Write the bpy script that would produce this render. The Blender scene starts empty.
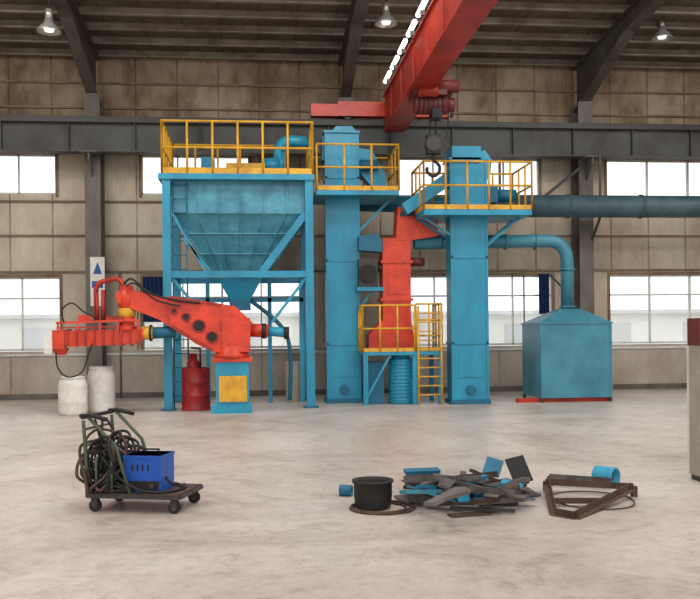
import bpy, bmesh, math, random
from mathutils import Vector, Matrix
random.seed(7)
# ------------------------------------------------------------------ camera / survey
F=880.0; TH=math.radians(5.8); RO=math.radians(0.6); H=1.6; CX=350.0; CY=333.0
c,s=math.cos(TH),math.sin(TH)
def _unroll(px,py):
    a=px-CX; b=CY-py
    return a*math.cos(RO)+b*math.sin(RO), -a*math.sin(RO)+b*math.cos(RO)
def P(px,py,Y):
    """metric position of a surveyed point lying on the plane at depth Y"""
    u,v=_unroll(px,py)
    X=Y*(s+u*c/F)/(c-u*s/F); w=X*s+Y*c
    return Vector((X,Y,H+v*w/F))
def G(px,py,z=0.0):
    """metric position of a surveyed point lying on a horizontal plane"""
    u,v=_unroll(px,py)
    w=F*(z-H)/v; l=u/F*w
    return Vector((l*c+w*s,-l*s+w*c,z))
R=Vector((c,-s,0)); U=Vector((0,0,1)); Fw=Vector((s,c,0))
R2=R*math.cos(RO)-U*math.sin(RO); U2=R*math.sin(RO)+U*math.cos(RO)
cam=bpy.data.objects.new("camera",bpy.data.cameras.new("camera"))
bpy.context.scene.collection.objects.link(cam)
m=Matrix.Identity(4)
for i in range(3):
    m[i][0]=R2[i]; m[i][1]=U2[i]; m[i][2]=-Fw[i]
m[2][3]=H
cam.matrix_world=m
cam.data.sensor_width=36; cam.data.lens=F/700*36; cam.data.shift_y=33.5/700
cam.data.clip_end=300
bpy.context.scene.camera=cam

# ------------------------------------------------------------------ materials
def lin(v):
    v/=255.0
    return v/12.92 if v<=0.04045 else ((v+0.055)/1.055)**2.4
def C(r,g,b): return (lin(r),lin(g),lin(b),1)
def mat(name,col,rough=0.5,metal=0.0,col2=None,scale=3.0,lo=0.4,hi=0.7,bump=0.0,stretch=(1,1,1),detail=6,spec=0.4):
    mt=bpy.data.materials.new(name); mt.use_nodes=True
    nt=mt.node_tree; n=nt.nodes; l=nt.links
    b=n["Principled BSDF"]; b.inputs["Roughness"].default_value=rough; b.inputs["Metallic"].default_value=metal
    b.inputs["Specular IOR Level"].default_value=spec
    tc=n.new("ShaderNodeTexCoord"); mp=n.new("ShaderNodeMapping"); mp.inputs["Scale"].default_value=stretch
    l.new(tc.outputs["Object"],mp.inputs[0])
    nz=n.new("ShaderNodeTexNoise"); nz.inputs["Scale"].default_value=scale; nz.inputs["Detail"].default_value=detail
    nz.inputs["Roughness"].default_value=0.65
    l.new(mp.outputs[0],nz.inputs[0])
    if col2 is None: col2=tuple(x*0.72 for x in col[:3])+(1,)
    cr=n.new("ShaderNodeValToRGB"); cr.color_ramp.elements[0].position=lo; cr.color_ramp.elements[1].position=hi
    cr.color_ramp.elements[0].color=col; cr.color_ramp.elements[1].color=col2
    l.new(nz.outputs[0],cr.inputs[0]); l.new(cr.outputs[0],b.inputs["Base Color"])
    if bump:
        bp=n.new("ShaderNodeBump"); bp.inputs["Strength"].default_value=bump; bp.inputs["Distance"].default_value=0.03
        l.new(nz.outputs[0],bp.inputs["Height"]); l.new(bp.outputs[0],b.inputs["Normal"])
    return mt
def emis(name,col,st):
    mt=bpy.data.materials.new(name); mt.use_nodes=True
    b=mt.node_tree.nodes["Principled BSDF"]; b.inputs["Base Color"].default_value=col
    b.inputs["Emission Color"].default_value=col; b.inputs["Emission Strength"].default_value=st
    return mt
BLUE=mat("paint_blue",C(44,154,186),0.33,col2=C(34,122,152),scale=1.4,lo=.35,hi=.68,bump=0.15,stretch=(1,1,.35))
BLUE_D=mat("paint_blue_dark",C(32,106,134),0.5,scale=2)
HOP=mat("paint_blue_hopper",C(82,154,174),0.42,col2=C(52,116,136),scale=2.4,lo=.35,hi=.66,bump=0.9)
TEAL=mat("paint_teal",C(72,140,160),0.42,col2=C(56,116,134),scale=1.5,bump=0.2)
DUCT=mat("duct_weathered",C(74,98,106),0.5,col2=C(52,72,78),scale=2)
ORA=mat("paint_orange_red",C(222,68,38),0.36,col2=C(178,50,30),scale=3)
RED=mat("crane_red",C(190,54,38),0.5,col2=C(138,38,28),scale=1.8,lo=.35,hi=.68)
DRED=mat("hoist_dark_red",C(104,44,42),0.5,scale=5)
YEL=mat("paint_yellow",C(226,172,50),0.45,col2=C(188,134,46),scale=4)
STEEL=mat("steel_dark",C(70,68,66),0.5,0.3,scale=5)
GREY=mat("steel_grey_paint",C(112,106,98),0.6,col2=C(78,69,60),scale=1.5,stretch=(1,1,.4))
RUNW=mat("runway_grey_green",C(84,85,81),0.6,col2=C(58,55,50),scale=0.8)
RAFT=mat("rafter_paint",C(92,87,80),0.6,col2=C(62,55,48),scale=1.2)
PURL=mat("purlin_galvanised",C(152,142,126),0.55,0.1,col2=C(104,90,74),scale=1.5)
GIRT=mat("girt_rusty",C(136,116,94),0.7,col2=C(98,72,52),scale=1.2)
BLACK=mat("black_rubber",C(34,32,31),0.6,scale=6)
WHITE=mat("white_plastic",C(232,229,222),0.45,col2=C(208,204,194),scale=4)
WFR=mat("window_frame_paint",C(215,215,210),0.5,scale=3)
DRUM=mat("drum_red",C(172,42,44),0.42,col2=C(120,30,30),scale=6)
RUST=mat("rust_steel",C(98,74,62),0.7,0.2,col2=C(62,48,44),scale=9)
SCR=mat("scrap_steel",C(112,106,102),0.5,0.4,col2=C(60,54,52),scale=7)
LAMPM=mat("lamp_aluminium",C(205,203,196),0.3,0.6,scale=5)
CAB=mat("cabinet_beige",C(168,158,144),0.5,scale=2)
CURT=mat("curtain_blue",C(38,62,105),0.8,scale=8)
LIGHT=emis("glint_glow",(1,0.97,0.92,1),4)  # glow of the added tubes along the crane girder
BULB=emis("bulb_glow",(1,0.96,0.9,1),1.2)
WELD=mat("welder_blue",C(30,88,182),0.4,scale=5)
CARTG=mat("cart_green_grey",C(84,96,82),0.5,0.2,scale=8)
SIGNB=mat("sign_blue",C(40,90,160),0.5,scale=5)

def wall_mat(name,c1,c2,c3,vsc,seamw=.05,wave=3.0,lo=.35,hi=.72):
    """sheet panel wall: vertical seams, ribs, grime streaks"""
    mt=bpy.data.materials.new(name); mt.use_nodes=True
    nt=mt.node_tree; n=nt.nodes; l=nt.links
    b=n["Principled BSDF"]; b.inputs["Roughness"].default_value=0.65; b.inputs["Specular IOR Level"].default_value=0.25
    tc=n.new("ShaderNodeTexCoord")
    mp=n.new("ShaderNodeMapping"); mp.inputs["Scale"].default_value=(1,1,0.55); l.new(tc.outputs["Object"],mp.inputs[0])
    nz=n.new("ShaderNodeTexNoise"); nz.inputs["Scale"].default_value=1.1; nz.inputs["Detail"].default_value=8; nz.inputs["Roughness"].default_value=.68
    l.new(mp.outputs[0],nz.inputs[0])
    cr=n.new("ShaderNodeValToRGB"); e=cr.color_ramp.elements
    e[0].position=lo; e[0].color=c1; e[1].position=hi; e[1].color=c2
    l.new(nz.outputs[0],cr.inputs[0])
    sp=n.new("ShaderNodeSeparateXYZ"); l.new(tc.outputs["Object"],sp.inputs[0])
    d=n.new("ShaderNodeMath"); d.operation='DIVIDE'; d.inputs[1].default_value=vsc; l.new(sp.outputs[0],d.inputs[0])
    f=n.new("ShaderNodeMath"); f.operation='FRACT'; l.new(d.outputs[0],f.inputs[0])
    q=n.new("ShaderNodeMath"); q.operation='LESS_THAN'; q.inputs[1].default_value=seamw/vsc; l.new(f.outputs[0],q.inputs[0])
    ns=n.new("ShaderNodeTexNoise"); ns.inputs["Scale"].default_value=2.5; l.new(tc.outputs["Object"],ns.inputs[0])
    mu=n.new("ShaderNodeMath"); mu.operation='MULTIPLY'; l.new(q.outputs[0],mu.inputs[0]); l.new(ns.outputs[0],mu.inputs[1])
    mi=n.new("ShaderNodeMix"); mi.data_type='RGBA'; l.new(mu.outputs[0],mi.inputs[0]); l.new(cr.outputs[0],mi.inputs[6]); mi.inputs[7].default_value=c3
    l.new(mi.outputs[2],b.inputs["Base Color"])
    wv=n.new("ShaderNodeTexWave"); wv.bands_direction='X'; wv.inputs["Scale"].default_value=wave
    l.new(tc.outputs["Object"],wv.inputs[0])
    bp=n.new("ShaderNodeBump"); bp.inputs["Strength"].default_value=0.2; bp.inputs["Distance"].default_value=0.02
    l.new(wv.outputs[0],bp.inputs["Height"]); l.new(bp.outputs[0],b.inputs["Normal"])
    return mt
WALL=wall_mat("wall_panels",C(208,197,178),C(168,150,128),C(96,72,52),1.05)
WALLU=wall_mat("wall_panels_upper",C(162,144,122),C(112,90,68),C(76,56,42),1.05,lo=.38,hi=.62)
WALLB=wall_mat("wall_plinth",C(190,179,167),C(152,138,124),C(130,112,98),6.3,wave=.2)
ROOF=wall_mat("roof_sheet",C(114,104,90),C(78,66,54),C(52,44,36),0.9)

def floor_mat():
    mt=bpy.data.materials.new("concrete_floor"); mt.use_nodes=True
    nt=mt.node_tree; n=nt.nodes; l=nt.links; b=n["Principled BSDF"]
    b.inputs["Specular IOR Level"].default_value=0.5
    tc=n.new("ShaderNodeTexCoord")
    def noise(sc,det,dist=0.0,ro=.6):
        z=n.new("ShaderNodeTexNoise"); z.inputs["Scale"].default_value=sc; z.inputs["Detail"].default_value=det
        z.inputs["Distortion"].default_value=dist; z.inputs["Roughness"].default_value=ro
        l.new(tc.outputs["Object"],z.inputs[0]); return z.outputs[0]
    def ramp(fac,stops):
        r=n.new("ShaderNodeValToRGB"); e=r.color_ramp.elements
        e[0].position,e[0].color=stops[0]; e[1].position,e[1].color=stops[-1]
        for p_,c_ in stops[1:-1]:
            q=e.new(p_); q.color=c_
        l.new(fac,r.inputs[0]); return r.outputs[0]
    def mul(a,b_,f=1.0):
        m_=n.new("ShaderNodeMix"); m_.data_type='RGBA'; m_.blend_type='MULTIPLY'; m_.inputs[0].default_value=f
        l.new(a,m_.inputs[6]); l.new(b_,m_.inputs[7]); return m_.outputs[2]
    base=ramp(noise(0.35,9,0.8,.72),[(.32,C(166,152,140)),(.47,C(190,178,166)),(.58,C(204,193,182)),(.72,C(212,203,193))])
    st=ramp(noise(1.7,10,1.6,.78),[(.36,(.62,.57,.53,1)),(.47,(1,1,1,1)),(.8,(1,1,1,1))])
    sp=ramp(noise(26,3),[(.28,(.62,.58,.55,1)),(.42,(1,1,1,1)),(.8,(1,1,1,1))])
    fine=ramp(noise(7,8,.4,.75),[(.3,(.8,.78,.76,1)),(.55,(1,1,1,1)),(.8,(1.0,1.0,1.0,1))])
    o=mul(mul(mul(base,st,.7),sp,.8),fine,1)
    l.new(o,b.inputs["Base Color"])
    rr=n.new("ShaderNodeMapRange"); rr.inputs[3].default_value=.2; rr.inputs[4].default_value=.6
    l.new(noise(1.5,5),rr.inputs[0]); l.new(rr.outputs[0],b.inputs["Roughness"])
    bp=n.new("ShaderNodeBump"); bp.inputs["Strength"].default_value=.12; bp.inputs["Distance"].default_value=.01
    l.new(noise(14,6),bp.inputs["Height"]); l.new(bp.outputs[0],b.inputs["Normal"])
    return mt
FLOOR=floor_mat()
def glass_mat():
    mt=bpy.data.materials.new("window_glass"); mt.use_nodes=True
    nt=mt.node_tree; n=nt.nodes; l=nt.links
    n.remove(n["Principled BSDF"])
    t=n.new("ShaderNodeBsdfTransparent"); t.inputs[0].default_value=(.98,.985,.98,1)
    g=n.new("ShaderNodeBsdfGlossy"); g.inputs["Roughness"].default_value=.1
    nz=n.new("ShaderNodeTexNoise"); nz.inputs["Scale"].default_value=2
    mr=n.new("ShaderNodeMapRange"); mr.inputs[3].default_value=.02; mr.inputs[4].default_value=.08
    l.new(nz.outputs[0],mr.inputs[0])
    x=n.new("ShaderNodeMixShader"); l.new(mr.outputs[0],x.inputs[0]); l.new(t.outputs[0],x.inputs[1]); l.new(g.outputs[0],x.inputs[2])
    l.new(x.outputs[0],n["Material Output"].inputs[0]); return mt
GLASS=glass_mat()

# ------------------------------------------------------------------ builder
class A:
    def __init__(self,name): self.name=name; self.parts={}
    def _p(self,part,mt):
        if part not in self.parts: self.parts[part]=(bmesh.new(),[])
        bm,ms=self.parts[part]
        if mt not in ms: ms.append(mt)
        return bm,ms.index(mt)
    def geo(self,part,vs,fs,mt,smooth=False):
        bm,mi=self._p(part,mt)
        bv=[bm.verts.new(v) for v in vs]
        for f in fs:
            try:
                q=bm.faces.new([bv[i] for i in f]); q.material_index=mi; q.smooth=smooth and len(f)==4
            except ValueError: pass
    def box(self,part,x0,x1,y0,y1,z0,z1,mt):
        v=[(x,y,z) for x in (x0,x1) for y in (y0,y1) for z in (z0,z1)]
        self.geo(part,v,[(0,1,3,2),(4,6,7,5),(0,4,5,1),(2,3,7,6),(0,2,6,4),(1,5,7,3)],mt)
    def pbox(self,part,l,t,r,b,y0,y1,mt):
        """box from surveyed front-face extents; b=None stands on the floor"""
        mid=(t+(b if b else 404))/2
        x0=P(l,mid,y0).x; x1=P(r,mid,y0).x
        z1=P((l+r)/2,t,y0).z; z0=P((l+r)/2,b,y0).z if b else 0.0
        self.box(part,x0,x1,y0,y1,z0,z1,mt); return x0,x1,z0,z1
    def beam(self,part,p0,p1,w,h,mt,roll=0):
        p0=Vector(p0);p1=Vector(p1); d=(p1-p0).normalized()
        up=Vector((0,0,1)) if abs(d.z)<.95 else Vector((0,1,0))
        a=d.cross(up).normalized(); b=a.cross(d).normalized()
        if roll:
            q=Matrix.Rotation(roll,3,d); a=q@a; b=q@b
        v=[p+a*(i*w/2)+b*(j*h/2) for p in (p0,p1) for i in (-1,1) for j in (-1,1)]
        self.geo(part,v,[(0,1,3,2),(4,6,7,5),(0,4,5,1),(2,3,7,6),(0,2,6,4),(1,5,7,3)],mt)
    def angle(self,part,p0,p1,w,mt,t=.008):
        """L-section steel angle bar"""
        p0=Vector(p0);p1=Vector(p1); d=(p1-p0).normalized(); a=d.cross(Vector((0,0,1))).normalized()*(w/2)
        self.beam(part,p0-Vector((0,0,w/2)),p1-Vector((0,0,w/2)),w,t,mt); self.beam(part,p0+a,p1+a,t,w,mt)
    def tube(self,part,pts,r,mt,seg=12,closed=False,caps=True):
        pts=[Vector(p) for p in pts]; n=len(pts)
        rs=r if isinstance(r,(list,tuple)) else [r]*n
        t0=(pts[1]-pts[0]).normalized()
        up=Vector((0,0,1)) if abs(t0.z)<.9 else Vector((1,0,0))
        a=t0.cross(up).normalized(); vs=[]
        for i,p in enumerate(pts):
            if closed: t=(pts[(i+1)%n]-pts[i-1]).normalized()
            elif i==0: t=t0
            elif i==n-1: t=(pts[-1]-pts[-2]).normalized()
            else: t=((pts[i+1]-p).normalized()+(p-pts[i-1]).normalized()).normalized()
            a=(a-t*a.dot(t)).normalized(); b=t.cross(a)
            for k in range(seg):
                an=2*math.pi*k/seg; vs.append(p+(a*math.cos(an)+b*math.sin(an))*rs[i])
        fs=[]
        for i in range(n if closed else n-1):
            j=(i+1)%n
            for k in range(seg):
                k2=(k+1)%seg; fs.append((i*seg+k,i*seg+k2,j*seg+k2,j*seg+k))
        if caps and not closed:
            fs.append(tuple(range(seg))[::-1]); fs.append(tuple((n-1)*seg+k for k in range(seg)))
        self.geo(part,vs,fs,mt,True)
    def prism(self,part,poly,y0,y1,mt):
        """poly: list of Vectors in XZ, extruded from y0 to y1"""
        n=len(poly)
        v=[(p.x,y0,p.z) for p in poly]+[(p.x,y1,p.z) for p in poly]
        fs=[tuple(range(n))[::-1],tuple(range(n,2*n))]+[(i,(i+1)%n,n+(i+1)%n,n+i) for i in range(n)]
        self.geo(part,v,fs,mt)
    def pprism(self,part,pix,y0,y1,mt): self.prism(part,[P(a,b,y0) for a,b in pix],y0,y1,mt)
    def rev(self,part,prof,cx,cy,mt,seg=28,axis=None):
        vs=[];n=len(prof)
        for r,z in prof:
            for k in range(seg):
                an=2*math.pi*k/seg; v=Vector((r*math.cos(an),r*math.sin(an),z))
                v=axis@v if axis else v+Vector((cx,cy,0)); vs.append(v)
        fs=[(i*seg+k,i*seg+(k+1)%seg,(i+1)*seg+(k+1)%seg,(i+1)*seg+k) for i in range(n-1) for k in range(seg)]
        self.geo(part,vs,fs,mt,True)
    def frustum(self,part,a,b,mt,caps=True):
        def rc(q): return [(q[0],q[2],q[4]),(q[1],q[2],q[4]),(q[1],q[3],q[4]),(q[0],q[3],q[4])]
        fs=[(i,(i+1)%4,4+(i+1)%4,4+i) for i in range(4)]
        if caps: fs+=[(3,2,1,0),(4,5,6,7)]
        self.geo(part,rc(a)+rc(b),fs,mt)
    def done(self,M=None):
        col=bpy.context.scene.collection; obs=[]
        single=len(self.parts)==1
        for k,(bm,ms) in self.parts.items():
            bmesh.ops.recalc_face_normals(bm,faces=bm.faces)
            if M is not None: bmesh.ops.transform(bm,matrix=M,verts=bm.verts)
            me=bpy.data.meshes.new(k); bm.to_mesh(me); bm.free()
            for q in ms: me.materials.append(q)
            o=bpy.data.objects.new(self.name if single else k,me); col.objects.link(o); obs.append(o)
        if single: return obs[0]
        e=bpy.data.objects.new(self.name,None); e.empty_display_size=.2; col.objects.link(e)
        for o in obs: o.parent=e
        return e
def railing(a,part,pts,h,mt,sp=0.75,r=0.024,mid=(0.5,),toe=0.1):
    pts=[Vector(p) for p in pts]
    for p,q in zip(pts,pts[1:]):
        L=(q-p).length; n=max(1,round(L/sp))
        for i in range(n+1):
            b=p.lerp(q,i/n); a.tube(part,[b,b+Vector((0,0,h))],r,mt,8)
        for f in (1,)+tuple(mid):
            o=Vector((0,0,h*f)); a.tube(part,[p+o,q+o],r,mt,8)
        if toe: a.beam(part,p+Vector((0,0,toe/2)),q+Vector((0,0,toe/2)),0.012,toe,mt)
def arc(p0,pc,p1,n=8):
    p0,pc,p1=Vector(p0),Vector(pc),Vector(p1)
    return [p0*(1-t)**2+pc*2*t*(1-t)+p1*t*t for t in [i/n for i in range(n+1)]]
def spline(pts,n=6):
    pts=[Vector(p) for p in pts]; out=[]
    for i in range(len(pts)-1):
        a=pts[max(i-1,0)];b=pts[i];d=pts[i+1];e=pts[min(i+2,len(pts)-1)]
        for k in range(n):
            t=k/n
            out.append(.5*((2*b)+(d-a)*t+(2*a-5*b+4*d-e)*t*t+(3*b-a-3*d+e)*t**3))
    out.append(pts[-1]); return out

# ------------------------------------------------------------------ room shell
YW=23.0; XL,XR=-13.0,19.0; YF=-8.0
a=A("floor"); a.box("floor",XL,XR,YF,YW+.3,-.2,0,FLOOR); a.done()
a=A("ground_outside"); a.box("g",-60,60,YW+.3,90,-.35,-.05,mat("yard_concrete",C(215,213,208),.8,scale=.5)); a.done()
zs=[0,P(350,347,YW).z,P(350,276,YW).z,P(350,196,YW).z,P(350,157,YW).z,8.9]
def wx(px): return P(px,300,YW).x
low=[(-95,60),(143,300),(395,552),(610,770)]
upp=[(-95,57),(143,250),(399,540),(608,770)]
a=A("wall_back")
def row(z0,z1,gaps,mt):
    x=XL
    for g0,g1 in gaps:
        a.box("w",x,g0,YW,YW+.2,z0,z1,mt); x=g1
    a.box("w",x,XR,YW,YW+.2,z0,z1,mt)
lg=[(wx(p),wx(q)) for p,q in low]; ug=[(wx(p),wx(q)) for p,q in upp]
a.box("w",XL,XR,YW-.06,YW+.2,0,zs[1]-.02,WALLB)
row(zs[1]-.02,zs[2],lg,WALL)
a.box("w",XL,XR,YW,YW+.2,zs[2],zs[3],WALL)
row(zs[3],zs[4],ug,WALL)
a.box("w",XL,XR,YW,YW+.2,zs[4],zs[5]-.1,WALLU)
a.done()
a=A("wall_left"); a.box("w",XL-.2,XL,YF,YW,0,8.7,WALL); a.done()
a=A("wall_right"); a.box("w",XR,XR+.2,YF,YW,0,8.7,WALL); a.done()
a=A("trim_girts")
for py in (271,236,203,112,88):
    z=P(350,py,YW).z; a.box("g",XL,XR,YW-.06,YW,z-.025,z+.025,GIRT)
z=P(350,351,YW).z; a.box("g",XL,XR,YW-.10,YW-.06,z-.03,z+.03,WFR)
a.done()
a=A("baseboard_back"); a.box("b",XL,XR,YW-.08,YW-.06,0,.14,GREY); a.done()
def window(k,x0,x1,z0,z1,tr):
    a=A("window_%d"%k); t=.05
    a.box("frame",x0,x1,YW+.03,YW+.12,z0,z0+t,WFR); a.box("frame",x0,x1,YW+.03,YW+.12,z1-t,z1,WFR)
    n=max(2,round((x1-x0)/1.05))
    for i in range(n+1):
        x=x0+(x1-x0)*i/n; w=t if i%2==0 else t*.7
        a.box("frame",max(x0,x-w/2),min(x1,x+w/2),YW+.03,YW+.12,z0,z1,WFR)
    if tr: a.box("frame",x0,x1,YW+.04,YW+.11,z0+(z1-z0)*.7,z0+(z1-z0)*.7+.045,WFR)
    a.box("glass",x0,x1,YW+.07,YW+.075,z0,z1,GLASS)
    for (p0,p1,q0,q1) in ((x0-.07,x0,z0-.07,z1+.07),(x1,x1+.07,z0-.07,z1+.07),(x0,x1,z1,z1+.07)):
        a.box("flashing",p0,p1,YW-.03,YW,q0 if not tr else max(q0,zs[1]+.03),q1,GIRT)
    a.done()
k=1
for g in lg: window(k,g[0],g[1],zs[1],zs[2],True); k+=1
for g in ug: window(k,g[0],g[1],zs[3],zs[4],False); k+=1
def curtain(l,r,t,b):
    a=A("window_curtain"); p0=P(l,t,YW-.1); p1=P(r,b,YW-.1); n=10; vs=[]
    for i in range(n+1):
        x=p0.x+(p1.x-p0.x)*i/n; y=YW-.12+(.03 if i%2 else -.03)
        vs+= [(x,y,p0.z),(x,y,p1.z)]
    a.geo("c",vs,[(2*i,2*i+1,2*i+3,2*i+2) for i in range(n)],CURT)
    a.done()
curtain(143,164,277,322); curtain(538,549,274,314)
a=A("neighbouring_building")
NB=mat("pale_render",C(240,240,236),.8,scale=.4,col2=C(226,226,220)); NBR=mat("pale_roof",C(214,216,216),.7,scale=.4,col2=C(200,204,204))
a.box("walls",-30,45,46,58,-.05,2.5,NB); a.box("roof",-31,46,45.5,58.5,2.5,2.7,NBR)
for i in range(14): a.box("windows",-27+i*5,-25+i*5,45.95,46.0,1.0,2.0,NBR)
a.done()
RZ=8.8; SL=0.085
def rz(y): return RZ+SL*(YW-y)
a=A("ceiling")
def rsheet(x0,x1,y0,y1):
    v=[]
    for (y,dz) in ((y0,0),(y1,0),(y0,.06),(y1,.06)):
        for x in (x0,x1): v.append((x,y,rz(y)+dz))
    a.geo("r",v,[(0,1,3,2),(4,5,7,6),(0,1,5,4),(2,3,7,6),(0,2,6,4),(1,3,7,5)],ROOF)
rsheet(XL,XR,14.5,YW+.2)
for (y0,y1) in ((9.5,12),(3,6.5),(-8,-2)): rsheet(XL,XR,y0,y1)
for x in (XL,-7,-.5,6,12.5):
    rsheet(x,x+2.6 if x<12 else XR,YF,14.5)
a.done()
a=A("roof_purlins")
y=22.75
while y>YF:
    z=rz(y); a.beam("p",(XL,y,z-.09),(XR,y,z-.09),.05,.18,PURL)
    a.beam("p",(XL,y-.05,z-.17),(XR,y-.05,z-.17),.09,.025,PURL); y-=.8
a.done()
CXS=[P(96,300,22.6).x+i*6.31 for i in (-1,0,1,2)]
def column(X,top=8.5):
    a=A("steel_column"); w=.19
    a.box("c",X-w,X+w,22.30,22.34,0,top,GREY); a.box("c",X-w,X+w,22.86,22.9,0,top,GREY)
    a.box("c",X-.012,X+.012,22.34,22.86,0,top,GREY); a.box("c",X-.28,X+.28,22.2,22.92,0,.04,STEEL)
    zb=P(350,155,22).z
    a.box("c",X-w,X+w,21.75,22.3,zb-.03,zb,GREY)
    a.geo("c",[(X-.015,22.3,zb-.03),(X-.015,21.8,zb-.03),(X-.015,21.8,zb-.2),(X-.015,22.3,zb-.55),(X+.015,22.3,zb-.03),(X+.015,21.8,zb-.03),(X+.015,21.8,zb-.2),(X+.015,22.3,zb-.55)],
      [(0,1,2,3),(7,6,5,4),(0,4,5,1),(1,5,6,2),(2,6,7,3),(3,7,4,0)],GREY)
    a.done()
def rafter(X):
    a=A("roof_rafter"); w=.14
    def dep(y): return .42+ .75*max(0,(y-19.5)/3.3)
    ys=[22.88,21.5,20.2,19.5,16,10,4,-2,YF]
    for y0,y1 in zip(ys,ys[1:]):
        t0,t1=rz(y0)-.19,rz(y1)-.19; b0,b1=t0-dep(y0),t1-dep(y1)
        a.geo("r",[(X-.012,y0,t0),(X-.012,y1,t1),(X-.012,y1,b1),(X-.012,y0,b0),(X+.012,y0,t0),(X+.012,y1,t1),(X+.012,y1,b1),(X+.012,y0,b0)],
          [(0,1,2,3),(7,6,5,4),(0,4,5,1),(2,6,7,3)],RAFT)
        a.beam("r",(X,y0,t0-.01),(X,y1,t1-.01),2*w,.02,RAFT); a.beam("r",(X,y0,b0),(X,y1,b1),2*w,.025,RAFT)
    a.done()
for X in CXS: column(X,7.6); rafter(X)
zt=P(350,122,22).z; zb=P(350,155,22).z
a=A("crane_runway_beam")
a.box("b",XL,XR,21.86,22.20,zt-.03,zt,RUNW); a.box("b",XL,XR,21.86,22.20,zb,zb+.03,RUNW); a.box("b",XL,XR,22.01,22.05,zb+.03,zt-.03,RUNW)
x=XL+.5
while x<XR: a.box("b",x,x+.02,21.89,22.01,zb+.03,zt-.03,RUNW); x+=1.58
a.box("b",XL,XR,22.0,22.06,zt,zt+.06,STEEL)
a.box("b",XL,XR,21.84,21.858,zt-.12,zt-.02,STEEL)
a.done()

# ------------------------------------------------------------------ overhead crane
a=A("overhead_crane")
rt=zt+.07
z1e=P(394,102,21.9).z
e0=P(338,111,21.9).x; e1=P(450,111,21.9).x
a.box("end_truck",e0,e1,21.9,22.15,rt+.06,z1e,ORA)
for x in (e0+.25,e1-.25): a.tube("wheels",[(x,21.98,rt+.13),(x,22.08,rt+.13)],.13,STEEL,20)
m0=P(311,111,21.85).x
a.box("end_motor",m0,e0,21.85,22.12,rt+.04,rt+.34,ORA)
a.box("bumpers",e1,e1+.1,21.95,22.1,rt+.1,rt+.25,BLACK)
gx0,gx1=3.12,3.55; gz0,gz1=6.6,7.42
a.box("girder",gx0,gx1,YF+1,21.6,gz0,gz1,RED)
a.box("girder",gx0-.05,gx1+.05,YF+1,21.6,gz0-.03,gz0,RED); a.box("girder",gx0-.05,gx1+.05,YF+1,21.6,gz1,gz1+.03,RED)
a.box("girder",gx0+.05,gx1-.05,21.6,21.9,rt+.08,gz1-.02,RED)
y=20.5
while y>YF+1:
    a.box("girder",gx0-.02,gx0,y,y+.02,gz0,gz1,RED); y-=1.5
y=20.8
while y>6:
    a.tube("glint_tubes",[(gx0-.1,y,gz1+.17),(gx0-.1,y-.75,gz1+.17)],.05,LIGHT,8)  # glowing tubes added to stand for white glints along the girder
    a.box("tube_brackets",gx0-.13,gx0-.04,y-.4,y-.36,gz1+.03,gz1+.13,STEEL); y-=1.1
hy=18.0; hx=gx1+.06
a.box("hoist",gx0+.05,gx1+.3,hy-.3,hy+.45,gz0-.14,gz0-.03,DRED)
a.tube("hoist",[(gx1-.33,hy,gz0-.28),(gx1+.35,hy,gz0-.28)],.2,DRED,18)
a.tube("hoist",[(gx1+.35,hy,gz0-.28),(gx1+.5,hy,gz0-.28)],.15,DRED,18)
a.box("hoist",gx1+.06,gx1+.45,hy-.1,hy+.3,gz0-.1,gz0+.3,DRED)
a.tube("hoist",[(gx1+.1,hy-.2,gz0+.05),(gx1+.55,hy-.2,gz0+.05)],.13,DRED,14)
a.tube("hoist",[(gx1-.3,hy-.28,gz0-.08),(gx1+.1,hy-.28,gz0-.08)],.11,RED,14)
a.box("hoist",gx1+.0,gx1+.2,hy-.25,hy+.1,gz0-.6,gz0-.4,BLACK)
for i in range(6): a.tube("hoist",[(gx1-.28+i*.1,hy,gz0-.28),(gx1-.26+i*.1,hy,gz0-.28)],.21,BLACK,18)
for dx in (-.07,.05): a.tube("rope",[(hx+dx,hy,gz0-.3),(hx+dx,hy,gz0-.95)],.016,BLACK,6)
a.box("hook_block",hx-.15,hx+.13,hy-.09,hy+.09,gz0-1.3,gz0-.9,BLACK)
a.tube("hook_block",[(hx-.01,hy-.11,gz0-1.1),(hx-.01,hy+.11,gz0-1.1)],.16,STEEL,18)
a.tube("hook_block",spline([(hx,hy,gz0-1.3),(hx,hy,gz0-1.42),(hx+.12,hy,gz0-1.55),(hx+.1,hy,gz0-1.7),(hx-.03,hy,gz0-1.76),(hx-.14,hy,gz0-1.66),(hx-.13,hy,gz0-1.58)],5),.035,BLACK,8)
a.tube("pendant_cable",spline([(hx+.3,hy,gz0-.1),(hx+.32,hy,gz0-.6),(hx+.26,hy,gz0-1.0)]),.014,BLACK,6)
a.done()

def lamp(px,py,Y):
    p=P(px,py,Y); a=A("high_bay_lamp"); x,y,z=p
    a.rev("shade",[(.03,z+.13),(.08,z+.12),(.10,z+.02),(.16,z-.03),(.24,z-.14),(.25,z-.16),(.23,z-.16),(.14,z-.04),(.02,z-.02)],x,y,LAMPM)
    a.tube("housing",[(x,y,z+.12),(x,y,z+.3)],.07,LAMPM,14)
    a.tube("stem",[(x,y,z+.3),(x,y,rz(y)-.01)],.015,STEEL,8)
    a.rev("bulb",[(.001,z-.17),(.09,z-.15),(.11,z-.09),(.04,z-.03)],x,y,BULB,14)
    a.done()
lamp(49,24,18.6); lamp(386,17,19.2); lamp(662,32,20.2)

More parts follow.
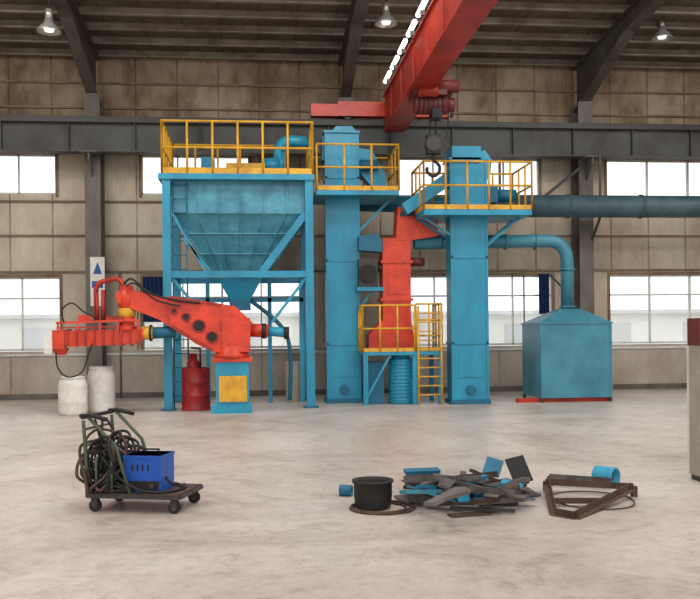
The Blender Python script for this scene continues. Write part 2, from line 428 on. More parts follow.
# ------------------------------------------------------------------ hopper tower
a=A("sand_hopper_tower"); y0,y1=18.9,21.3
X0=P(163,290,y0).x; X1=P(314,290,y0).x; zp=P(238,174,y0).z
LW=.17
for x in (X0+LW/2,X1-LW/2):
    for y in (y0+LW/2,y1-LW/2):
        a.box("legs",x-LW/2,x+LW/2,y-LW/2,y+LW/2,0,zp-.1,BLUE); a.box("legs",x-.16,x+.16,y-.16,y+.16,0,.03,BLUE_D)
a.box("platform",X0-.08,X1+.03,y0-.05,y1+.05,zp-.12,zp,BLUE)
railing(a,"railing",[(X0,y0,zp),(X1,y0,zp),(X1,y1,zp),(X0,y1,zp),(X0,y0,zp)],1.12,YEL,.5,.026,(.5,),.13)
z2=P(238,274,y0).z
for y in (y0+.08,y1-.08): a.box("beams",X0+LW,X1-LW,y-.05,y+.05,z2-.07,z2+.07,BLUE)
for x in (X0+.08,X1-.08): a.box("beams",x-.05,x+.05,y0+LW,y1-LW,z2-.07,z2+.07,BLUE)
hx0=P(173,200,19.1).x; hx1=P(309,200,19.1).x; hz=P(240,213,19.1).z; hb=P(240,272,19.1).z
bx0=P(212,272,19.4).x; bx1=P(266,272,19.4).x
T=(hx0,hx1,19.1,21.1,hz); Bq=(bx0,bx1,19.75,20.45,hb)
a.box("hopper",hx0,hx1,19.1,21.1,hz,zp-.12,HOP)
a.frustum("hopper",T,Bq,HOP)
a.frustum("spout",(bx0+.05,bx1-.05,19.8,20.4,hb),(bx0+.35,bx1-.35,19.95,20.25,hb-.55),BLUE)
a.box("spout",bx0+.35,bx1-.35,19.95,20.25,hb-.8,hb-.55,BLUE_D)
a.box("spout_flange",bx0-.03,bx1+.03,19.72,20.48,hb-.02,hb+.02,BLUE)
def fp(u,v):
    xa=hx0+(hx1-hx0)*u; xb=bx0+(bx1-bx0)*u
    return Vector((xa+(xb-xa)*v,19.1+(19.75-19.1)*v,hz+(hb-hz)*v))
for v in (0,.33,.66,1): a.beam("ribs",fp(0,v)+Vector((0,-.02,0)),fp(1,v)+Vector((0,-.02,0)),.03,.03,HOP)
for i in range(7):
    u=i/6; a.beam("ribs",fp(u,0)+Vector((0,-.02,0)),fp(u,1)+Vector((0,-.02,0)),.03,.03,HOP)
    x=hx0+(hx1-hx0)*u; a.beam("ribs",(x,19.08,hz),(x,19.08,zp-.14),.03,.03,HOP)
for v in (0,.33,.66,1):
    for (xa,xb) in ((hx0,bx0),(hx1,bx1)):
        x=xa+(xb-xa)*v; ya=19.1+.65*v; yb=21.1-.65*v; z=hz+(hb-hz)*v
        a.beam("ribs",(x,ya,z),(x,yb,z),.04,.04,HOP)
def br(l,t,r,b,Y,w=.06,mt=BLUE): a.beam("braces",P(l,t,Y),P(r,b,Y),w,w,mt)
br(172,278,206,318,19.0); br(306,278,272,322,19.0); br(175,340,205,300,21.1); br(306,213,262,272,19.05,.15)
br(172,213,206,272,19.0,.05)
br(183,238,211,272,19.0,.05)
for px in (206,268,300):
    a.pbox("inner_posts",px,278,px+4,None,20.6,20.7,BLUE)
z3=P(240,300,20.6).z; a.box("beams",X0+.1,X1-.1,20.6,20.68,z3-.05,z3+.05,BLUE)
xl=P(176,300,19.6).x
for dx in (0,.3): a.tube("ladder",[(xl+dx,19.02,0),(xl+dx,19.02,zp-.16)],.018,BLUE_D,8)
z=.3
while z<zp-.2: a.tube("ladder",[(xl,19.02,z),(xl+.3,19.02,z)],.012,BLUE_D,6); z+=.3
a.tube("pneumatic_pipe",spline([P(290,400,20.3),P(290,350,20.3),P(280,325,20.3),P(250,300,20.2)]),.05,BLUE_D,10)
a.pbox("control_cabinet",286,362,300,None,20.75,21.0,CAB)
a.pbox("dust_filter",201,157,214,173,19.8,20.4,BLUE); a.pbox("dust_filter",226,163,265,174,19.6,20.5,YEL)
a.tube("filling_pipe",[P(279,172,20),P(279,152,20)]+arc(P(279,152,20),P(280,141,20),P(292,141,20),6)+[P(312,143,20)],.13,BLUE,14)
a.tube("filling_pipe",[P(272,172,20),P(272,160,20)],.22,BLUE,14)
a.done()

# ------------------------------------------------------------------ bucket elevators
def tower(l,r,t,Y,d):
    a=A("bucket_elevator")
    x0,x1,z0,z1=a.pbox("casing",l,t,r,None,Y,Y+d,BLUE)
    z=1.35
    while z<z1-.5:
        a.box("flanges",x0-.02,x1+.02,Y-.02,Y+d+.02,z-.025,z+.025,BLUE); z+=1.9
    for x in (x0,x1): a.box("corner_angles",x-.025,x+.025,Y-.02,Y+.03,.1,z1,BLUE)
    a.box("boot",x0-.05,x1+.05,Y-.05,Y+d+.1,0,.1,BLUE_D)
    a.tube("boot_bearing",[((x0+x1)/2,Y-.09,.32),((x0+x1)/2,Y,.32)],.1,BLUE_D,18)
    a.box("door",x0+.14,x1-.14,Y-.02,Y,.6,1.1,BLUE)
    a.box("cap",x0-.05,x1+.05,Y-.05,Y+d+.05,z1,z1+.05,BLUE)
    return a,x0,x1,z1
a,x0,x1,z1=tower(327,359,133,20.0,.6)
Y=19.4
pl=P(316,190,Y); pr=P(399,190,Y)
a.box("platform",pl.x,pr.x,Y,20.95,pl.z-.1,pl.z,BLUE)
railing(a,"railing",[(pl.x+.02,Y,pl.z),(pr.x,Y,pl.z),(pr.x,20.9,pl.z),(pl.x+.02,20.9,pl.z)],1.02,YEL,.55,.024)
for yy in (20.1,20.5):
    a.beam("brackets",(pr.x-.1,yy,pl.z-.1),(x1,yy,pl.z-.85),.06,.06,BLUE)
a.pprism("head_chute",[(358,148),(372,150),(386,176),(386,187),(372,187),(358,170)],20.1,20.5,BLUE)
a.pbox("head",322,136,331,160,20.05,20.5,BLUE_D)
a.tube("head_motor",[P(360,165,19.95),P(378,165,19.95)],.12,BLUE_D,14)
a.pprism("head_hood",[(330,133),(358,133),(352,126),(336,126)],20.05,20.55,BLUE)
a.done()
a,x0,x1,z1=tower(452,487,160,19.1,.6)
Y=18.6
pl=P(424,209,Y); pr=P(532,209,Y)
a.box("platform",pl.x,pr.x,Y,20.1,pl.z-.12,pl.z,BLUE)
railing(a,"railing",[(pl.x,20.05,pl.z),(pl.x,Y,pl.z),(pr.x,Y,pl.z),(pr.x,20.05,pl.z),(pl.x,20.05,pl.z)],1.03,YEL,.5,.024)
for yy in (19.15,19.65):
    a.beam("brackets",(pl.x+.08,yy,pl.z-.1),(x0,yy,pl.z-.5),.05,.05,BLUE); a.beam("brackets",(pr.x-.12,yy,pl.z-.1),(x1,yy,pl.z-.75),.05,.05,BLUE)
a.pbox("head",452,146,481,162,19.05,19.75,BLUE)
a.pprism("head_hood",[(449,162),(485,150),(492,160),(490,178),(487,180)],19.15,19.7,BLUE)
a.pprism("head_chute",[(452,168),(452,184),(408,214),(402,204)],19.3,19.65,BLUE)
a.box("drive",x1,x1+.3,19.2,19.6,pl.z+.25,pl.z+.6,BLUE_D)
a.tube("drive",[(x1+.3,19.4,pl.z+.42),(x1+.75,19.4,pl.z+.42)],.14,BLUE_D,16)
a.done()

# ------------------------------------------------------------------ orange cooling unit
a=A("sand_cooling_unit")
Y=19.7
a.pbox("casing",383,238,411,352,Y,Y+.6,ORA)
for py in (262,300,328):
    a.pbox("flanges",381,py-2,413,py+1,Y-.03,Y+.63,ORA)
a.pbox("inspection_panel",388,268,406,294,Y-.02,Y,ORA)
a.pbox("inspection_panel",388,304,406,322,Y-.02,Y,ORA)
a.pprism("head",[(398,207),(424,207),(426,212),(438,216),(438,236),(412,240),(396,240)],Y-.02,Y+.55,ORA)
a.pbox("head_trim",400,212,437,216,Y-.05,Y-.02,STEEL)
a.pbox("head_motor",404,203,420,208,Y+.1,Y+.4,YEL)
a.pprism("lower_hopper",[(369,335),(383,320),(411,320),(414,335),(414,352),(369,352)],Y-.05,Y+.5,ORA)
a.pbox("gearbox",359,259,378,287,Y,Y+.35,STEEL); a.tube("gearbox",[P(368,273,Y-.12),P(368,273,Y)],.2,BLACK,18)
a.tube("gearbox",[P(378,268,Y+.15),P(384,268,Y+.15)],.08,STEEL,12)
a.pbox("gearbox_shelf",357,287,384,291,Y-.05,Y+.45,BLUE)
a.beam("gearbox_shelf",P(358,310,Y+.2),P(372,291,Y+.2),.05,.05,BLUE)
a.pprism("side_chute",[(359,236),(378,233),(383,242),(383,252),(359,250)],Y,Y+.4,BLUE_D)
a.tube("side_motor",[P(411,262,Y+.2),P(424,262,Y+.2)],.1,DRED,12)
Yp=19.2
pl=P(363,352,Yp); pr=P(443,352,Yp)
a.box("platform",pl.x,pr.x,Yp,Y+.7,pl.z-.08,pl.z,BLUE)
railing(a,"railing",[(pl.x,Y+.6,pl.z),(pl.x,Yp,pl.z),(P(415,352,Yp).x,Yp,pl.z)],1.02,YEL,.38,.022,(.5,),.08)
railing(a,"railing",[(P(417,352,Yp).x,Yp+.1,pl.z),(pr.x,Yp+.1,pl.z),(pr.x,Y+.6,pl.z)],1.05,YEL,.32,.022,(.33,.66),.08)
for x in (pl.x+.06,P(415,352,Yp).x,pr.x-.05):
    for yy in (Yp+.06,Y+.6): a.box("legs",x-.05,x+.05,yy-.05,yy+.05,0,pl.z-.08,BLUE)
a.beam("legs",(pl.x+.1,Yp+.06,.2),(P(390,352,Yp).x,Yp+.06,pl.z-.1),.05,.05,BLUE)
xa=P(419,380,Yp-.1).x; xb=P(442,380,Yp-.1).x
for x in (xa,xb): a.tube("ladder",[(x,Yp-.08,0),(x,Yp-.08,pl.z+1.0)],.024,YEL,8)
z=.22
while z<pl.z+.9: a.tube("ladder",[(xa,Yp-.08,z),(xb,Yp-.08,z)],.016,YEL,8); z+=.2
cx=P(401,380,19.6).x; pr_=[]
z=.06; pr_.append((.001,0)); pr_.append((.3,0))
while z<.95: pr_+= [(.26,z),(.29,z+.035),(.26,z+.07)]; z+=.08
pr_.append((.2,z)); pr_.append((.2,pl.z-.08))
a.rev("ribbed_cylinder",pr_,cx,19.62,BLUE)
a.pbox("discharge_box",368,362,384,None,19.5,19.9,BLUE_D)
a.done()

# ------------------------------------------------------------------ ducts + collector
a=A("dust_extraction_duct")
Yd=19.92
pts=[P(414,243,Yd),P(545,241,Yd)]+arc(P(545,241,Yd),P(567,240,Yd),P(567,262,Yd),8)[1:]
zbt=P(567,309,Yd).z
pts.append(Vector((pts[-1].x,Yd,zbt)))
a.tube("duct",pts,.15,TEAL,20)
for px in (440,505,535):
    p=P(px,242,Yd); a.tube("flanges",[p-Vector((.02,0,0)),p+Vector((.02,0,0))],.18,TEAL,20)
for z in (zbt+.03,zbt+.9): a.tube("flanges",[(pts[-1].x,Yd,z),(pts[-1].x,Yd,z+.04)],.19,TEAL,20)
a.done()
a=A("dust_collector")
Yc=19.1
x0=P(541,360,Yc).x; x1=P(612,360,Yc).x; zc=P(576,322,Yc).z; y1=Yc+1.4
a.box("cabinet",x0,x1,Yc,y1,.1,zc,TEAL)
a.frustum("roof_hood",(pts[-1].x-.22,pts[-1].x+.22,Yd-.22,Yd+.22,zbt),(x0,x1,Yc,y1,zc),TEAL)
a.box("skirt",x0-.02,x1+.02,Yc-.02,y1+.02,zc-.04,zc,TEAL)
for x in (x0,x1-.06):
    for y in (Yc,y1-.06): a.box("feet",x,x+.06,y,y+.06,0,.1,STEEL)
a.box("cabinet",x0+.0,x0+.05,Yc-.015,Yc,.1,zc-.05,TEAL); a.box("cabinet",x1-.05,x1,Yc-.015,Yc,.1,zc-.05,TEAL)
a.box("base_frame",x0-.5,x1,Yc+.1,Yc+.3,0,.09,RED)
a.done()
a=A("ventilation_pipe")
Yv=21.35
p0=P(492,206,Yv); z=p0.z
a.tube("pipe",[(p0.x,Yv,z),(XR-.02,Yv,z)],.28,DUCT,24)
a.tube("pipe",[(P(359,206,Yv).x,Yv,z+.05),(p0.x+.02,Yv,z)],.2,BLUE_D,20)
x=p0.x
while x<XR-.3: a.tube("flanges",[(x,Yv,z),(x+.05,Yv,z)],.305,DUCT,24); x+=1.9
for X in (CXS[3],P(500,206,Yv).x):
    a.box("hangers",X-.03,X+.03,Yv-.02,Yv+.02,z+.27,zb,STEEL)
X=CXS[3]
a.beam("stays",P(495,236,21.9),(X-.1,22.2,P(578,165,22.2).z),.07,.07,STEEL)
a.beam("stays",P(592,240,22.0),P(600,218,Yv),.05,.05,STEEL)
a.beam("stays",P(550,275,22.6),P(575,300,22.6),.05,.05,STEEL)
a.done()
a=A("wall_conduit")
for px in (524,120):
    p=P(px,300,YW-.1); a.tube("pipes",[(p.x,p.y,0),(p.x,p.y,P(px,272,YW-.1).z)],.022,GIRT,8)
p=P(120,330,YW-.1); a.box("switch_box",p.x-.15,p.x+.15,YW-.16,YW-.06,1.5,2.0,CAB)
a.done()

# ------------------------------------------------------------------ articulated sand mixer
a=A("articulated_sand_mixer")
ya,yb=18.0,18.55; ym=(ya+yb)/2
a.pbox("pedestal",212,405,252,None,ya-.08,yb+.08,BLUE)
a.pbox("pedestal",216,360,249,405,ya,yb,BLUE)
a.pbox("front_panel",219,376,247,402,ya-.02,ya,YEL)
a.pbox("pedestal",213,358,252,362,ya-.04,yb+.04,ORA)
cx=P(232,350,ym).x
zA=P(232,358,ym).z; zB=P(232,347,ym).z
a.rev("slewing_ring",[(.001,zA),(.36,zA),(.36,zA+.08),(.33,zA+.1),(.33,zB),(.3,zB+.04),(.001,zB+.04)],cx,ym,ORA)
a.pprism("main_arm",[(116,292),(122,289),(135,291),(168,298),(205,306),(230,309),(243,316),(251,328),(249,343),(240,352),(216,352),(200,345),(180,334),(160,320),(122,305),(116,300)],ym-.16,ym+.16,ORA)
a.pprism("main_arm",[(168,296),(235,306),(252,322),(250,340),(238,352),(214,352),(196,344),(170,326)],ym-.24,ym+.24,ORA)
a.pbox("main_arm",222,318,250,352,ym-.3,ym+.3,ORA)
a.beam("arm_edge",P(170,297,ym-.25),P(222,305,ym-.25),.03,.05,RED); a.beam("arm_edge",P(172,326,ym-.25),P(213,350,ym-.25),.03,.05,RED)
for px,py,r in ((186,317,.07),(199,326,.11),(212,337,.1),(174,311,.05)):
    p=P(px,py,ym-.24); a.tube("lightening_holes",[p,p-Vector((0,.02,0))],r,BLACK,20)
    q=p-Vector((0,.012,0)); a.tube("hole_rims",[q+Vector((r*1.15*math.cos(t),0,r*1.15*math.sin(t))) for t in [i*math.pi/10 for i in range(20)]],.018,RED,6,closed=True)
a.tube("tail_screw",[P(248,330,ym),P(268,331,ym)],.14,ORA,18); a.tube("tail_screw",[P(268,331,ym),P(288,333,ym)],.1,BLUE,18)
a.tube("tail_screw",[P(262,331,ym),P(266,331,ym)],.16,BLACK,18); a.tube("tail_screw",[P(284,333,ym),P(289,333,ym)],.13,BLACK,18)
jx=P(127,310,ym).x
def zz(py): return P(127,py,ym).z
a.rev("elbow_joint",[(.001,zz(286)),(.13,zz(286)),(.13,zz(290)),(.19,zz(291)),(.19,zz(306)),(.15,zz(307)),(.15,zz(325)),(.2,zz(327)),(.2,zz(331)),(.001,zz(331))],jx,ym,ORA)
a.rev("elbow_band",[(.152,zz(308)),(.175,zz(309)),(.175,zz(316)),(.152,zz(317))],jx,ym,YEL)
a.pprism("mixing_trough",[(62,331),(143,329),(143,340),(134,344),(70,347),(62,344)],ym-.14,ym+.14,ORA)
for i in range(9):
    px=66+i*9; a.pprism("trough_ribs",[(px,329),(px+2,329),(px+2,346),(px,346)],ym-.18,ym+.18,RED)
for yy in (ym-.17,ym+.17):
    a.beam("upper_frame",P(56,323,yy),P(140,320,yy),.045,.045,ORA); a.beam("upper_frame",P(56,328,yy),P(140,326,yy),.03,.03,RED)
    for px in (58,78,100,118,138): a.beam("upper_frame",P(px,322,yy),P(px,332,yy),.035,.035,ORA)
a.pbox("upper_frame",78,315,91,322,ym-.1,ym+.1,ORA); a.pbox("upper_frame",106,316,122,321,ym-.15,ym+.15,RED)
a.tube("trough_motor",[P(141,333,ym),P(153,333,ym)],.14,YEL,18); a.tube("trough_motor",[P(153,333,ym),P(176,332,ym)],.12,BLUE_D,18)
a.tube("trough_motor",[P(150,333,ym),P(152,333,ym)],.17,BLACK,18)
a.tube("riser_pipe",[P(97,322,ym),P(96,292,ym)]+arc(P(96,292,ym),P(96,281,ym),P(106,281,ym),5)+arc(P(112,279,ym),P(122,277,ym),P(124,288,ym),5),.05,RED,12)
a.tube("riser_pipe",[P(103,322,ym),P(103,290,ym)],.04,RED,12)
a.pbox("discharge_head",52,330,64,349,ym-.17,ym+.17,ORA)
a.frustum("discharge_head",(P(54,349,ym).x,P(68,349,ym).x,ym-.14,ym+.14,P(60,348,ym).z),(P(57,352,ym).x,P(65,352,ym).x,ym-.08,ym+.08,P(60,355,ym).z),ORA)
a.pbox("control_box",44,336,52,354,ym-.2,ym-.02,WHITE)
a.tube("hoses",spline([P(56,352,ya),P(58,368,ya),P(68,377,ya),P(82,372,ya),P(88,355,ya),P(92,344,ya)]),.016,BLACK,6)
a.tube("hoses",spline([P(124,284,ya),P(132,279,ya),P(150,293,ya),P(175,300,ya),P(200,303,ya)]),.025,BLACK,6)
a.tube("hoses",spline([P(126,286,ya),P(136,284,ya),P(156,300,ya),P(180,306,ya)]),.02,BLACK,6)
a.tube("hoses",spline([P(64,322,ya),P(62,310,ya),P(72,303,ya),P(84,312,ya),P(96,318,ya)]),.016,BLACK,6)
a.done()

# ------------------------------------------------------------------ barrels, drum
def barrel(px,pyb,wpx,pyt):
    g=G(px,pyb); sc=F/(g.x*s+g.y*c); r=wpx/sc/2; h=(pyb-pyt)/sc
    a=A("plastic_barrel")
    a.rev("barrel",[(.001,.0),(r*.9,0),(r*.97,.04*h),(r,.15*h),(r*.97,.3*h),(r,.33*h),(r*.98,.36*h),(r,.6*h),(r*.98,.66*h),(r,.69*h),(r*.97,.8*h),(r*.88,.9*h),(r*.8,.93*h),(r*.8,.94*h),(r*.84,.945*h),(r*.84,h),(.001,h)],g.x,g.y+r,WHITE)
    a.done()
barrel(70,416,29,377); barrel(99,413,28,367)
g=G(195,411); r=.3
a=A("oil_drum")
a.rev("body",[(.001,.0),(r,0),(r+.012,.015),(r,.03),(r,.29),(r+.014,.305),(r,.32),(r,.58),(r+.014,.595),(r,.61),(r,.87),(r+.012,.885),(r,.9),(r-.02,.9),(r-.02,.88),(.001,.88)],g.x,g.y+r,DRUM)
a.rev("pump",[(.14,.88),(.14,1.02),(.1,1.06),(.08,1.2),(.001,1.2)],g.x-.05,g.y+r,DRUM,18)
a.tube("pump_pipe",[(g.x+.1,g.y+r,.88),(g.x+.1,g.y+r,1.3),(g.x-.1,g.y+r,1.32)],.025,STEEL,8)
a.done()

a=A("safety_sign")
y=22.28; p=P(90,257,y); q=P(105,306,y)
a.box("board",p.x,q.x,y,y+.02,q.z,p.z,WHITE)
a.prism("symbol",[P(93,274,y-.004),P(102,274,y-.004),P(97.5,262,y-.004)],y-.004,y,SIGNB)
a.box("caption",P(92,285,y).x,P(103,285,y).x,y-.004,y,P(97,288,y).z,P(97,281,y).z,SIGNB)
a.done()

# ------------------------------------------------------------------ electrical cabinet (right)
g=G(687,480)
a=A("electrical_cabinet"); x0=g.x+.06; y0=g.y-.2; D=.28
zt_=P(690,346,y0).z; zt2=P(690,318,y0).z
a.box("body",x0,x0+.8,y0,y0+D,.06,zt_,CAB); a.box("plinth",x0+.02,x0+.78,y0+.02,y0+D-.02,0,.06,STEEL)
a.box("top_box",x0+.0,x0+.8,y0+.02,y0+D,zt_,zt2,DRED)
a.box("door",x0+.04,x0+.76,y0-.02,y0,.12,zt_-.05,CAB); a.box("handle",x0+.66,x0+.69,y0-.05,y0-.02,.8,.95,STEEL)
a.box("edge_trim",x0-.01,x0,y0+D-.03,y0+D,.06,zt_,WFR)
a.done()

# ------------------------------------------------------------------ welding cart
a=A("welding_cart")
L,Wd,zd=.88,.58,.15
for y in (-Wd/2,Wd/2): a.beam("deck_frame",(-L/2,y,zd),(L/2,y,zd),.035,.04,STEEL)
for x in (-L/2,-.15,.15,L/2): a.beam("deck_frame",(x,-Wd/2,zd),(x,Wd/2,zd),.035,.035,STEEL)
a.box("deck",-L/2,L/2,-Wd/2,Wd/2,zd+.02,zd+.026,RUST)
for x in (-L/2+.06,L/2-.06):
    for y in (-Wd/2+.04,Wd/2-.04):
        a.tube("wheels",[(x,y-.02,.055),(x,y+.02,.055)],.055,BLACK,20)
        a.tube("wheels",[(x,y-.022,.055),(x,y+.022,.055)],.025,SCR,12)
        a.box("forks",x-.03,x+.03,y-.028,y-.023,.05,zd-.02,STEEL); a.box("forks",x-.03,x+.03,y+.023,y+.028,.05,zd-.02,STEEL)
        a.box("forks",x-.03,x+.03,y-.028,y+.028,.115,zd-.02,STEEL)
hz_=.88
for y in (-Wd/2,Wd/2):
    a.tube("handle_frame",spline([(-L/2,y,zd),(-L/2-.01,y,.5),(-L/2-.03,y,hz_-.05)],4),.017,CARTG,8)
    a.tube("handle_frame",[(-L/2+.02,y,.86),(-.16,y,.6),(-.02,y,zd)],.017,CARTG,8)
    a.tube("handle_frame",[(-L/2-.06,y,hz_-.01),(-L/2+.03,y,hz_),(-.24,y,hz_-.04)],.02,BLACK,8)
for z in (.3,.45,.6,.75): a.tube("handle_frame",[(-L/2-.02,-Wd/2,z),(-L/2-.02,Wd/2,z)],.012,CARTG,8)
a.tube("handle_grips",[(-L/2-.03,-Wd/2-.02,hz_-.02),(-L/2-.03,Wd/2+.02,hz_-.02)],.018,BLACK,10)
for x in (-.35,-.2): a.tube("handle_frame",[(x,-Wd/2,zd),(x,-Wd/2,.5)],.012,CARTG,8)
wx0,wx1,wy0,wy1,wz0,wz1=-.12,.24,-.22,.1,zd+.03,zd+.36
a.box("welder_case",wx0,wx1,wy0,wy1,wz0,wz1,WELD)
a.box("welder_panel",wx0+.02,wx1-.02,wy0-.008,wy0,wz0+.02,wz0+.1,BLACK)
for i in range(4): a.box("welder_vents",wx0+.08+i*.05,wx0+.095+i*.05,wy0-.004,wy0,wz0+.19,wz0+.25,BLACK)
for dx in (.08,.28): a.tube("welder_sockets",[(wx0+dx,wy0-.03,wz0+.06),(wx0+dx,wy0,wz0+.06)],.022,STEEL,12)
a.tube("welder_handle",[(wx0+.08,-.07,wz1),(wx0+.08,-.07,wz1+.04),(wx1-.08,-.07,wz1+.04),(wx1-.08,-.07,wz1)],.012,BLACK,8)
a.box("welder_lid",wx0-.008,wx1+.008,wy0-.008,wy1+.008,wz1-.02,wz1,WELD)
for i in range(17):
    bx=-L/2+random.uniform(.0,.24); by=random.uniform(-.34,.2); ptz=[]
    top=random.uniform(.5,.74); n=11; ph=random.uniform(0,6.3); wd=random.uniform(.08,.19)
    for k in range(n):
        t=2*math.pi*k/n
        rr_=1+random.uniform(-.22,.22)
        x=bx+wd*math.cos(t)*rr_+.05*math.sin(2*t+ph); z=(top+.2)/2+(top-.2)/2*math.sin(t)*(1+random.uniform(-.12,.06))
        y=by+.09*math.sin(t+ph)+random.uniform(-.04,.04)
        ptz.append((x,y,max(.195,z)))
    ptz.append(ptz[0])
    a.tube("cable_tangle",spline(ptz,5),.0135,BLACK if i%5 else RUST,6)
for i in range(6):
    ptz=[(-.42+random.uniform(-.04,.1),random.uniform(-.3,.1),random.uniform(.6,.84))]
    for k in range(7): ptz.append((random.uniform(-.44,-.15),random.uniform(-.3,.15),random.uniform(.2,.62)))
    ptz.append((-.1+random.uniform(0,.1),-.27,.2))
    a.tube("cable_tangle",spline(ptz,6),.013,BLACK,6)
a.tube("cable_tangle",spline([(-.3,-.28,.5),(-.1,-.3,.3),(.1,-.28,.2),(.32,-.22,.19),(.38,0,.19),(.3,.2,.19)]),.012,BLACK,6)
a.tube("cable_tangle",spline([(.24,-.1,.3),(.31,-.12,.24),(.36,.05,.19),(.2,.22,.19),(0,.24,.19),(-.2,.16,.25)]),.012,BLACK,6)
g=G(146,507)
a.done(Matrix.Translation((g.x,g.y,0))@Matrix.Rotation(math.radians(-16),4,'Z'))

# ------------------------------------------------------------------ scrap metal
a=A("scrap_metal_pile")
def plate(px,py,z,l,w,t,yaw,pitch,rollv,mt):
    g=G(px,py,z); M=Matrix.Translation(g)@Matrix.Rotation(math.radians(yaw),4,'Z')@Matrix.Rotation(math.radians(pitch),4,'Y')@Matrix.Rotation(math.radians(rollv),4,'X')
    vs=[M@Vector((x*l/2,y*w/2,q*t/2)) for x in (-1,1) for y in (-1,1) for q in (-1,1)]
    dz=min(v.z for v in vs)
    if dz<0.002: vs=[v+Vector((0,0,.002-dz)) for v in vs]
    a.geo("plates",vs,[(0,1,3,2),(4,6,7,5),(0,4,5,1),(2,3,7,6),(0,2,6,4),(1,5,7,3)],mt)
def bar(p,q,w,h,mt): a.beam("bars",p,q,w,h,mt)
plate(434,497,.02,.7,.33,.02,12,0,0,SCR); plate(480,499,.03,.7,.3,.02,-15,2,0,RUST); plate(512,493,.02,.45,.35,.02,8,0,0,SCR)
plate(455,488,.10,.75,.35,.03,-8,3,4,SCR); plate(495,486,.10,.5,.35,.03,20,-4,0,STEEL); plate(424,486,.09,.36,.3,.03,-20,2,0,STEEL)
plate(470,514,.012,.38,.12,.012,10,0,0,RUST)
for i in range(40):
    px=random.uniform(412,520); py=random.uniform(479,497)
    z=random.uniform(.08,.25)*(1-abs(px-455)/130)+.04
    plate(px,py,z,random.uniform(.12,.42),random.uniform(.03,.14),random.uniform(.008,.04),random.uniform(-60,70),random.uniform(-20,20),random.uniform(-20,20),random.choice([SCR,RUST,STEEL,SCR,BLUE_D,SCR,GREY,TEAL]))
plate(422,471,.27,.34,.1,.03,5,0,10,BLUE_D); plate(462,494,.16,.12,.18,.015,10,6,40,BLUE); plate(493,467,.25,.17,.24,.015,-20,15,34,BLUE_D)
plate(519,470,.24,.2,.27,.015,12,-10,62,BLACK); plate(470,482,.24,.4,.07,.03,28,-10,0,BLUE_D); plate(482,500,.08,.16,.1,.015,40,8,12,TEAL)
plate(440,497,.12,.26,.12,.02,-30,12,18,STEEL)
plate(512,484,.18,.2,.09,.015,-30,12,18,BLUE); plate(416,482,.18,.2,.12,.02,40,10,10,RUST)
def bent(px,py,z,l,yaw,mt):
    g=G(px,py,z); d=Vector((math.cos(math.radians(yaw)),math.sin(math.radians(yaw)),0))*l/2; a.angle("angle_bars",g-d,g+d,.05,mt)
bent(442,478,.28,.7,-8,SCR); bent(470,476,.26,.6,22,RUST); bent(498,500,.1,.5,12,SCR); bent(430,500,.07,.4,-25,STEEL); bent(488,490,.24,.5,-35,SCR)
for (p0,p1,w,mt) in ((G(412,498,.06),G(470,486,.26),.05,SCR),(G(425,505,.03),G(500,500,.14),.04,RUST),(G(408,474,.12),G(450,478,.28),.05,STEEL),
    (G(450,508,.03),G(515,511,.03),.035,STEEL),(G(470,470,.3),G(526,492,.08),.04,RUST),
    (G(480,505,.03),G(528,494,.05),.04,SCR),(G(430,478,.28),G(500,492,.2),.04,SCR)):
    bar(p0,p1,w,w*.8,mt)
a.tube("short_pipe",[G(414,500,.06),G(430,490,.1)],.045,SCR,16)
a.tube("short_pipe",[G(500,492,.16),G(518,486,.2)],.035,RUST,14)
a.done()
g=G(373,508)
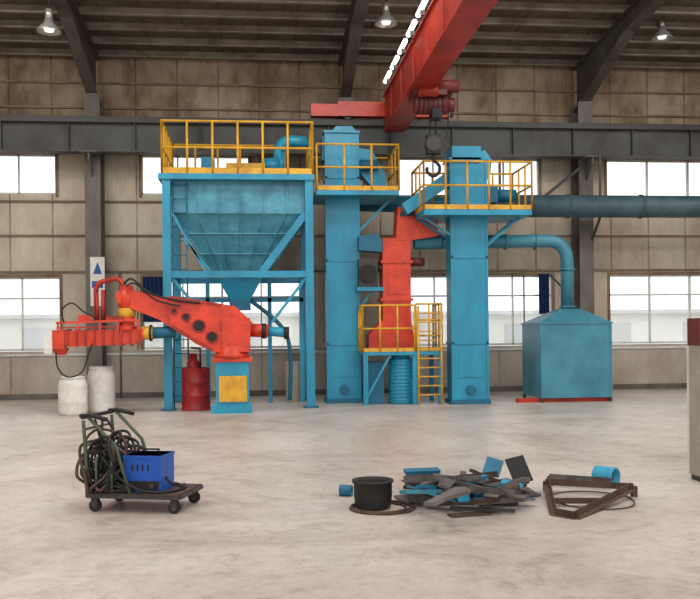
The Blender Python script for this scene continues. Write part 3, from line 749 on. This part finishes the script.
# loose hose laid in loops around the pot
a=A("rubber_hose_coil"); gp=G(379,509)
for i,(rr_,dx) in enumerate(((.245,0),(.27,.02),(.285,.03))):
    a.tube("loops",[(gp.x+dx+rr_*math.cos(t)*(1+.03*math.sin(2*t+i)),gp.y+rr_*math.sin(t),.011+.012*(i%2)) for t in [q*math.pi/22 for q in range(44)]],.01,RUST,6,closed=True)
a.done()
r=.175; hh=.26
a=A("black_steel_pot")
a.rev("p",[(.001,.0),(r*.85,.0),(r*.95,.03),(r,.12),(r,hh-.03),(r+.015,hh-.02),(r+.015,hh),(r-.015,hh),(r-.03,hh-.03),(r-.03,.06),(.001,.05)],g.x,g.y,BLACK,36); a.done()
def offcut(px,py,r,l,yaw,mt,name="pipe_offcut",wall=.015,z=0):
    g=G(px,py); a=A(name)
    M=Matrix.Translation((g.x,g.y,r+z))@Matrix.Rotation(math.radians(yaw),4,'Z')@Matrix.Rotation(math.radians(90),4,'Y')
    a.rev("p",[(r,-l/2),(r,l/2),(r-wall,l/2),(r-wall,-l/2),(r,-l/2)],0,0,mt,32,axis=M); a.done()
offcut(346,496,.055,.12,-20,BLUE_D)
offcut(606,486,.1,.22,-50,BLUE)
a=A("steel_angle_frame")
pt=[G(546,481,.1),G(634,486,.1),G(576,516,.03),G(553,512,.03)]
for p,q in zip(pt,pt[1:]+pt[:1]): a.angle("angles",p,q,.06,RUST)
a.angle("angles",G(550,476,.1),G(612,480,.1),.055,SCR); a.angle("angles",G(552,500,.055),G(606,500,.055),.05,RUST)
for p in pt[:2]+[G(550,476,.1)]: a.beam("angles",p,Vector((p.x,p.y,0)),.05,.05,RUST)
a.done()
a=A("steel_wire_loop")
g=G(592,501); a.tube("w",[(g.x+.38*math.cos(t)*(1+.04*math.sin(3*t)),g.y+.45*math.sin(t),.012) for t in [i*math.pi/24 for i in range(48)]],.007,RUST,6,closed=True); a.done()

# ------------------------------------------------------------------ light
w=bpy.data.worlds.new("world"); bpy.context.scene.world=w; w.use_nodes=True
bg=w.node_tree.nodes["Background"]; bg.inputs[0].default_value=(.97,.98,1,1); bg.inputs[1].default_value=1.6
def area(x,y,z,sx,sy,e,rot=(0,0,0)):
    l=bpy.data.lights.new("overhead_fill",'AREA'); l.shape='RECTANGLE'; l.size=sx; l.size_y=sy; l.energy=e; l.color=(1,.98,.95)  # added unseen fill light below the roof, brightens the hall
    o=bpy.data.objects.new("overhead_fill",l); o.location=(x,y,z); o.rotation_euler=rot; bpy.context.scene.collection.objects.link(o)
for y in (1,8,15.0):
    for x in (-6,2.5,10):
        area(x,y,rz(y)-.5,4,1.6,280,(math.radians(14),0,0))
sc=bpy.context.scene
sc.view_settings.view_transform='Standard'
sc.view_settings.exposure=0.0
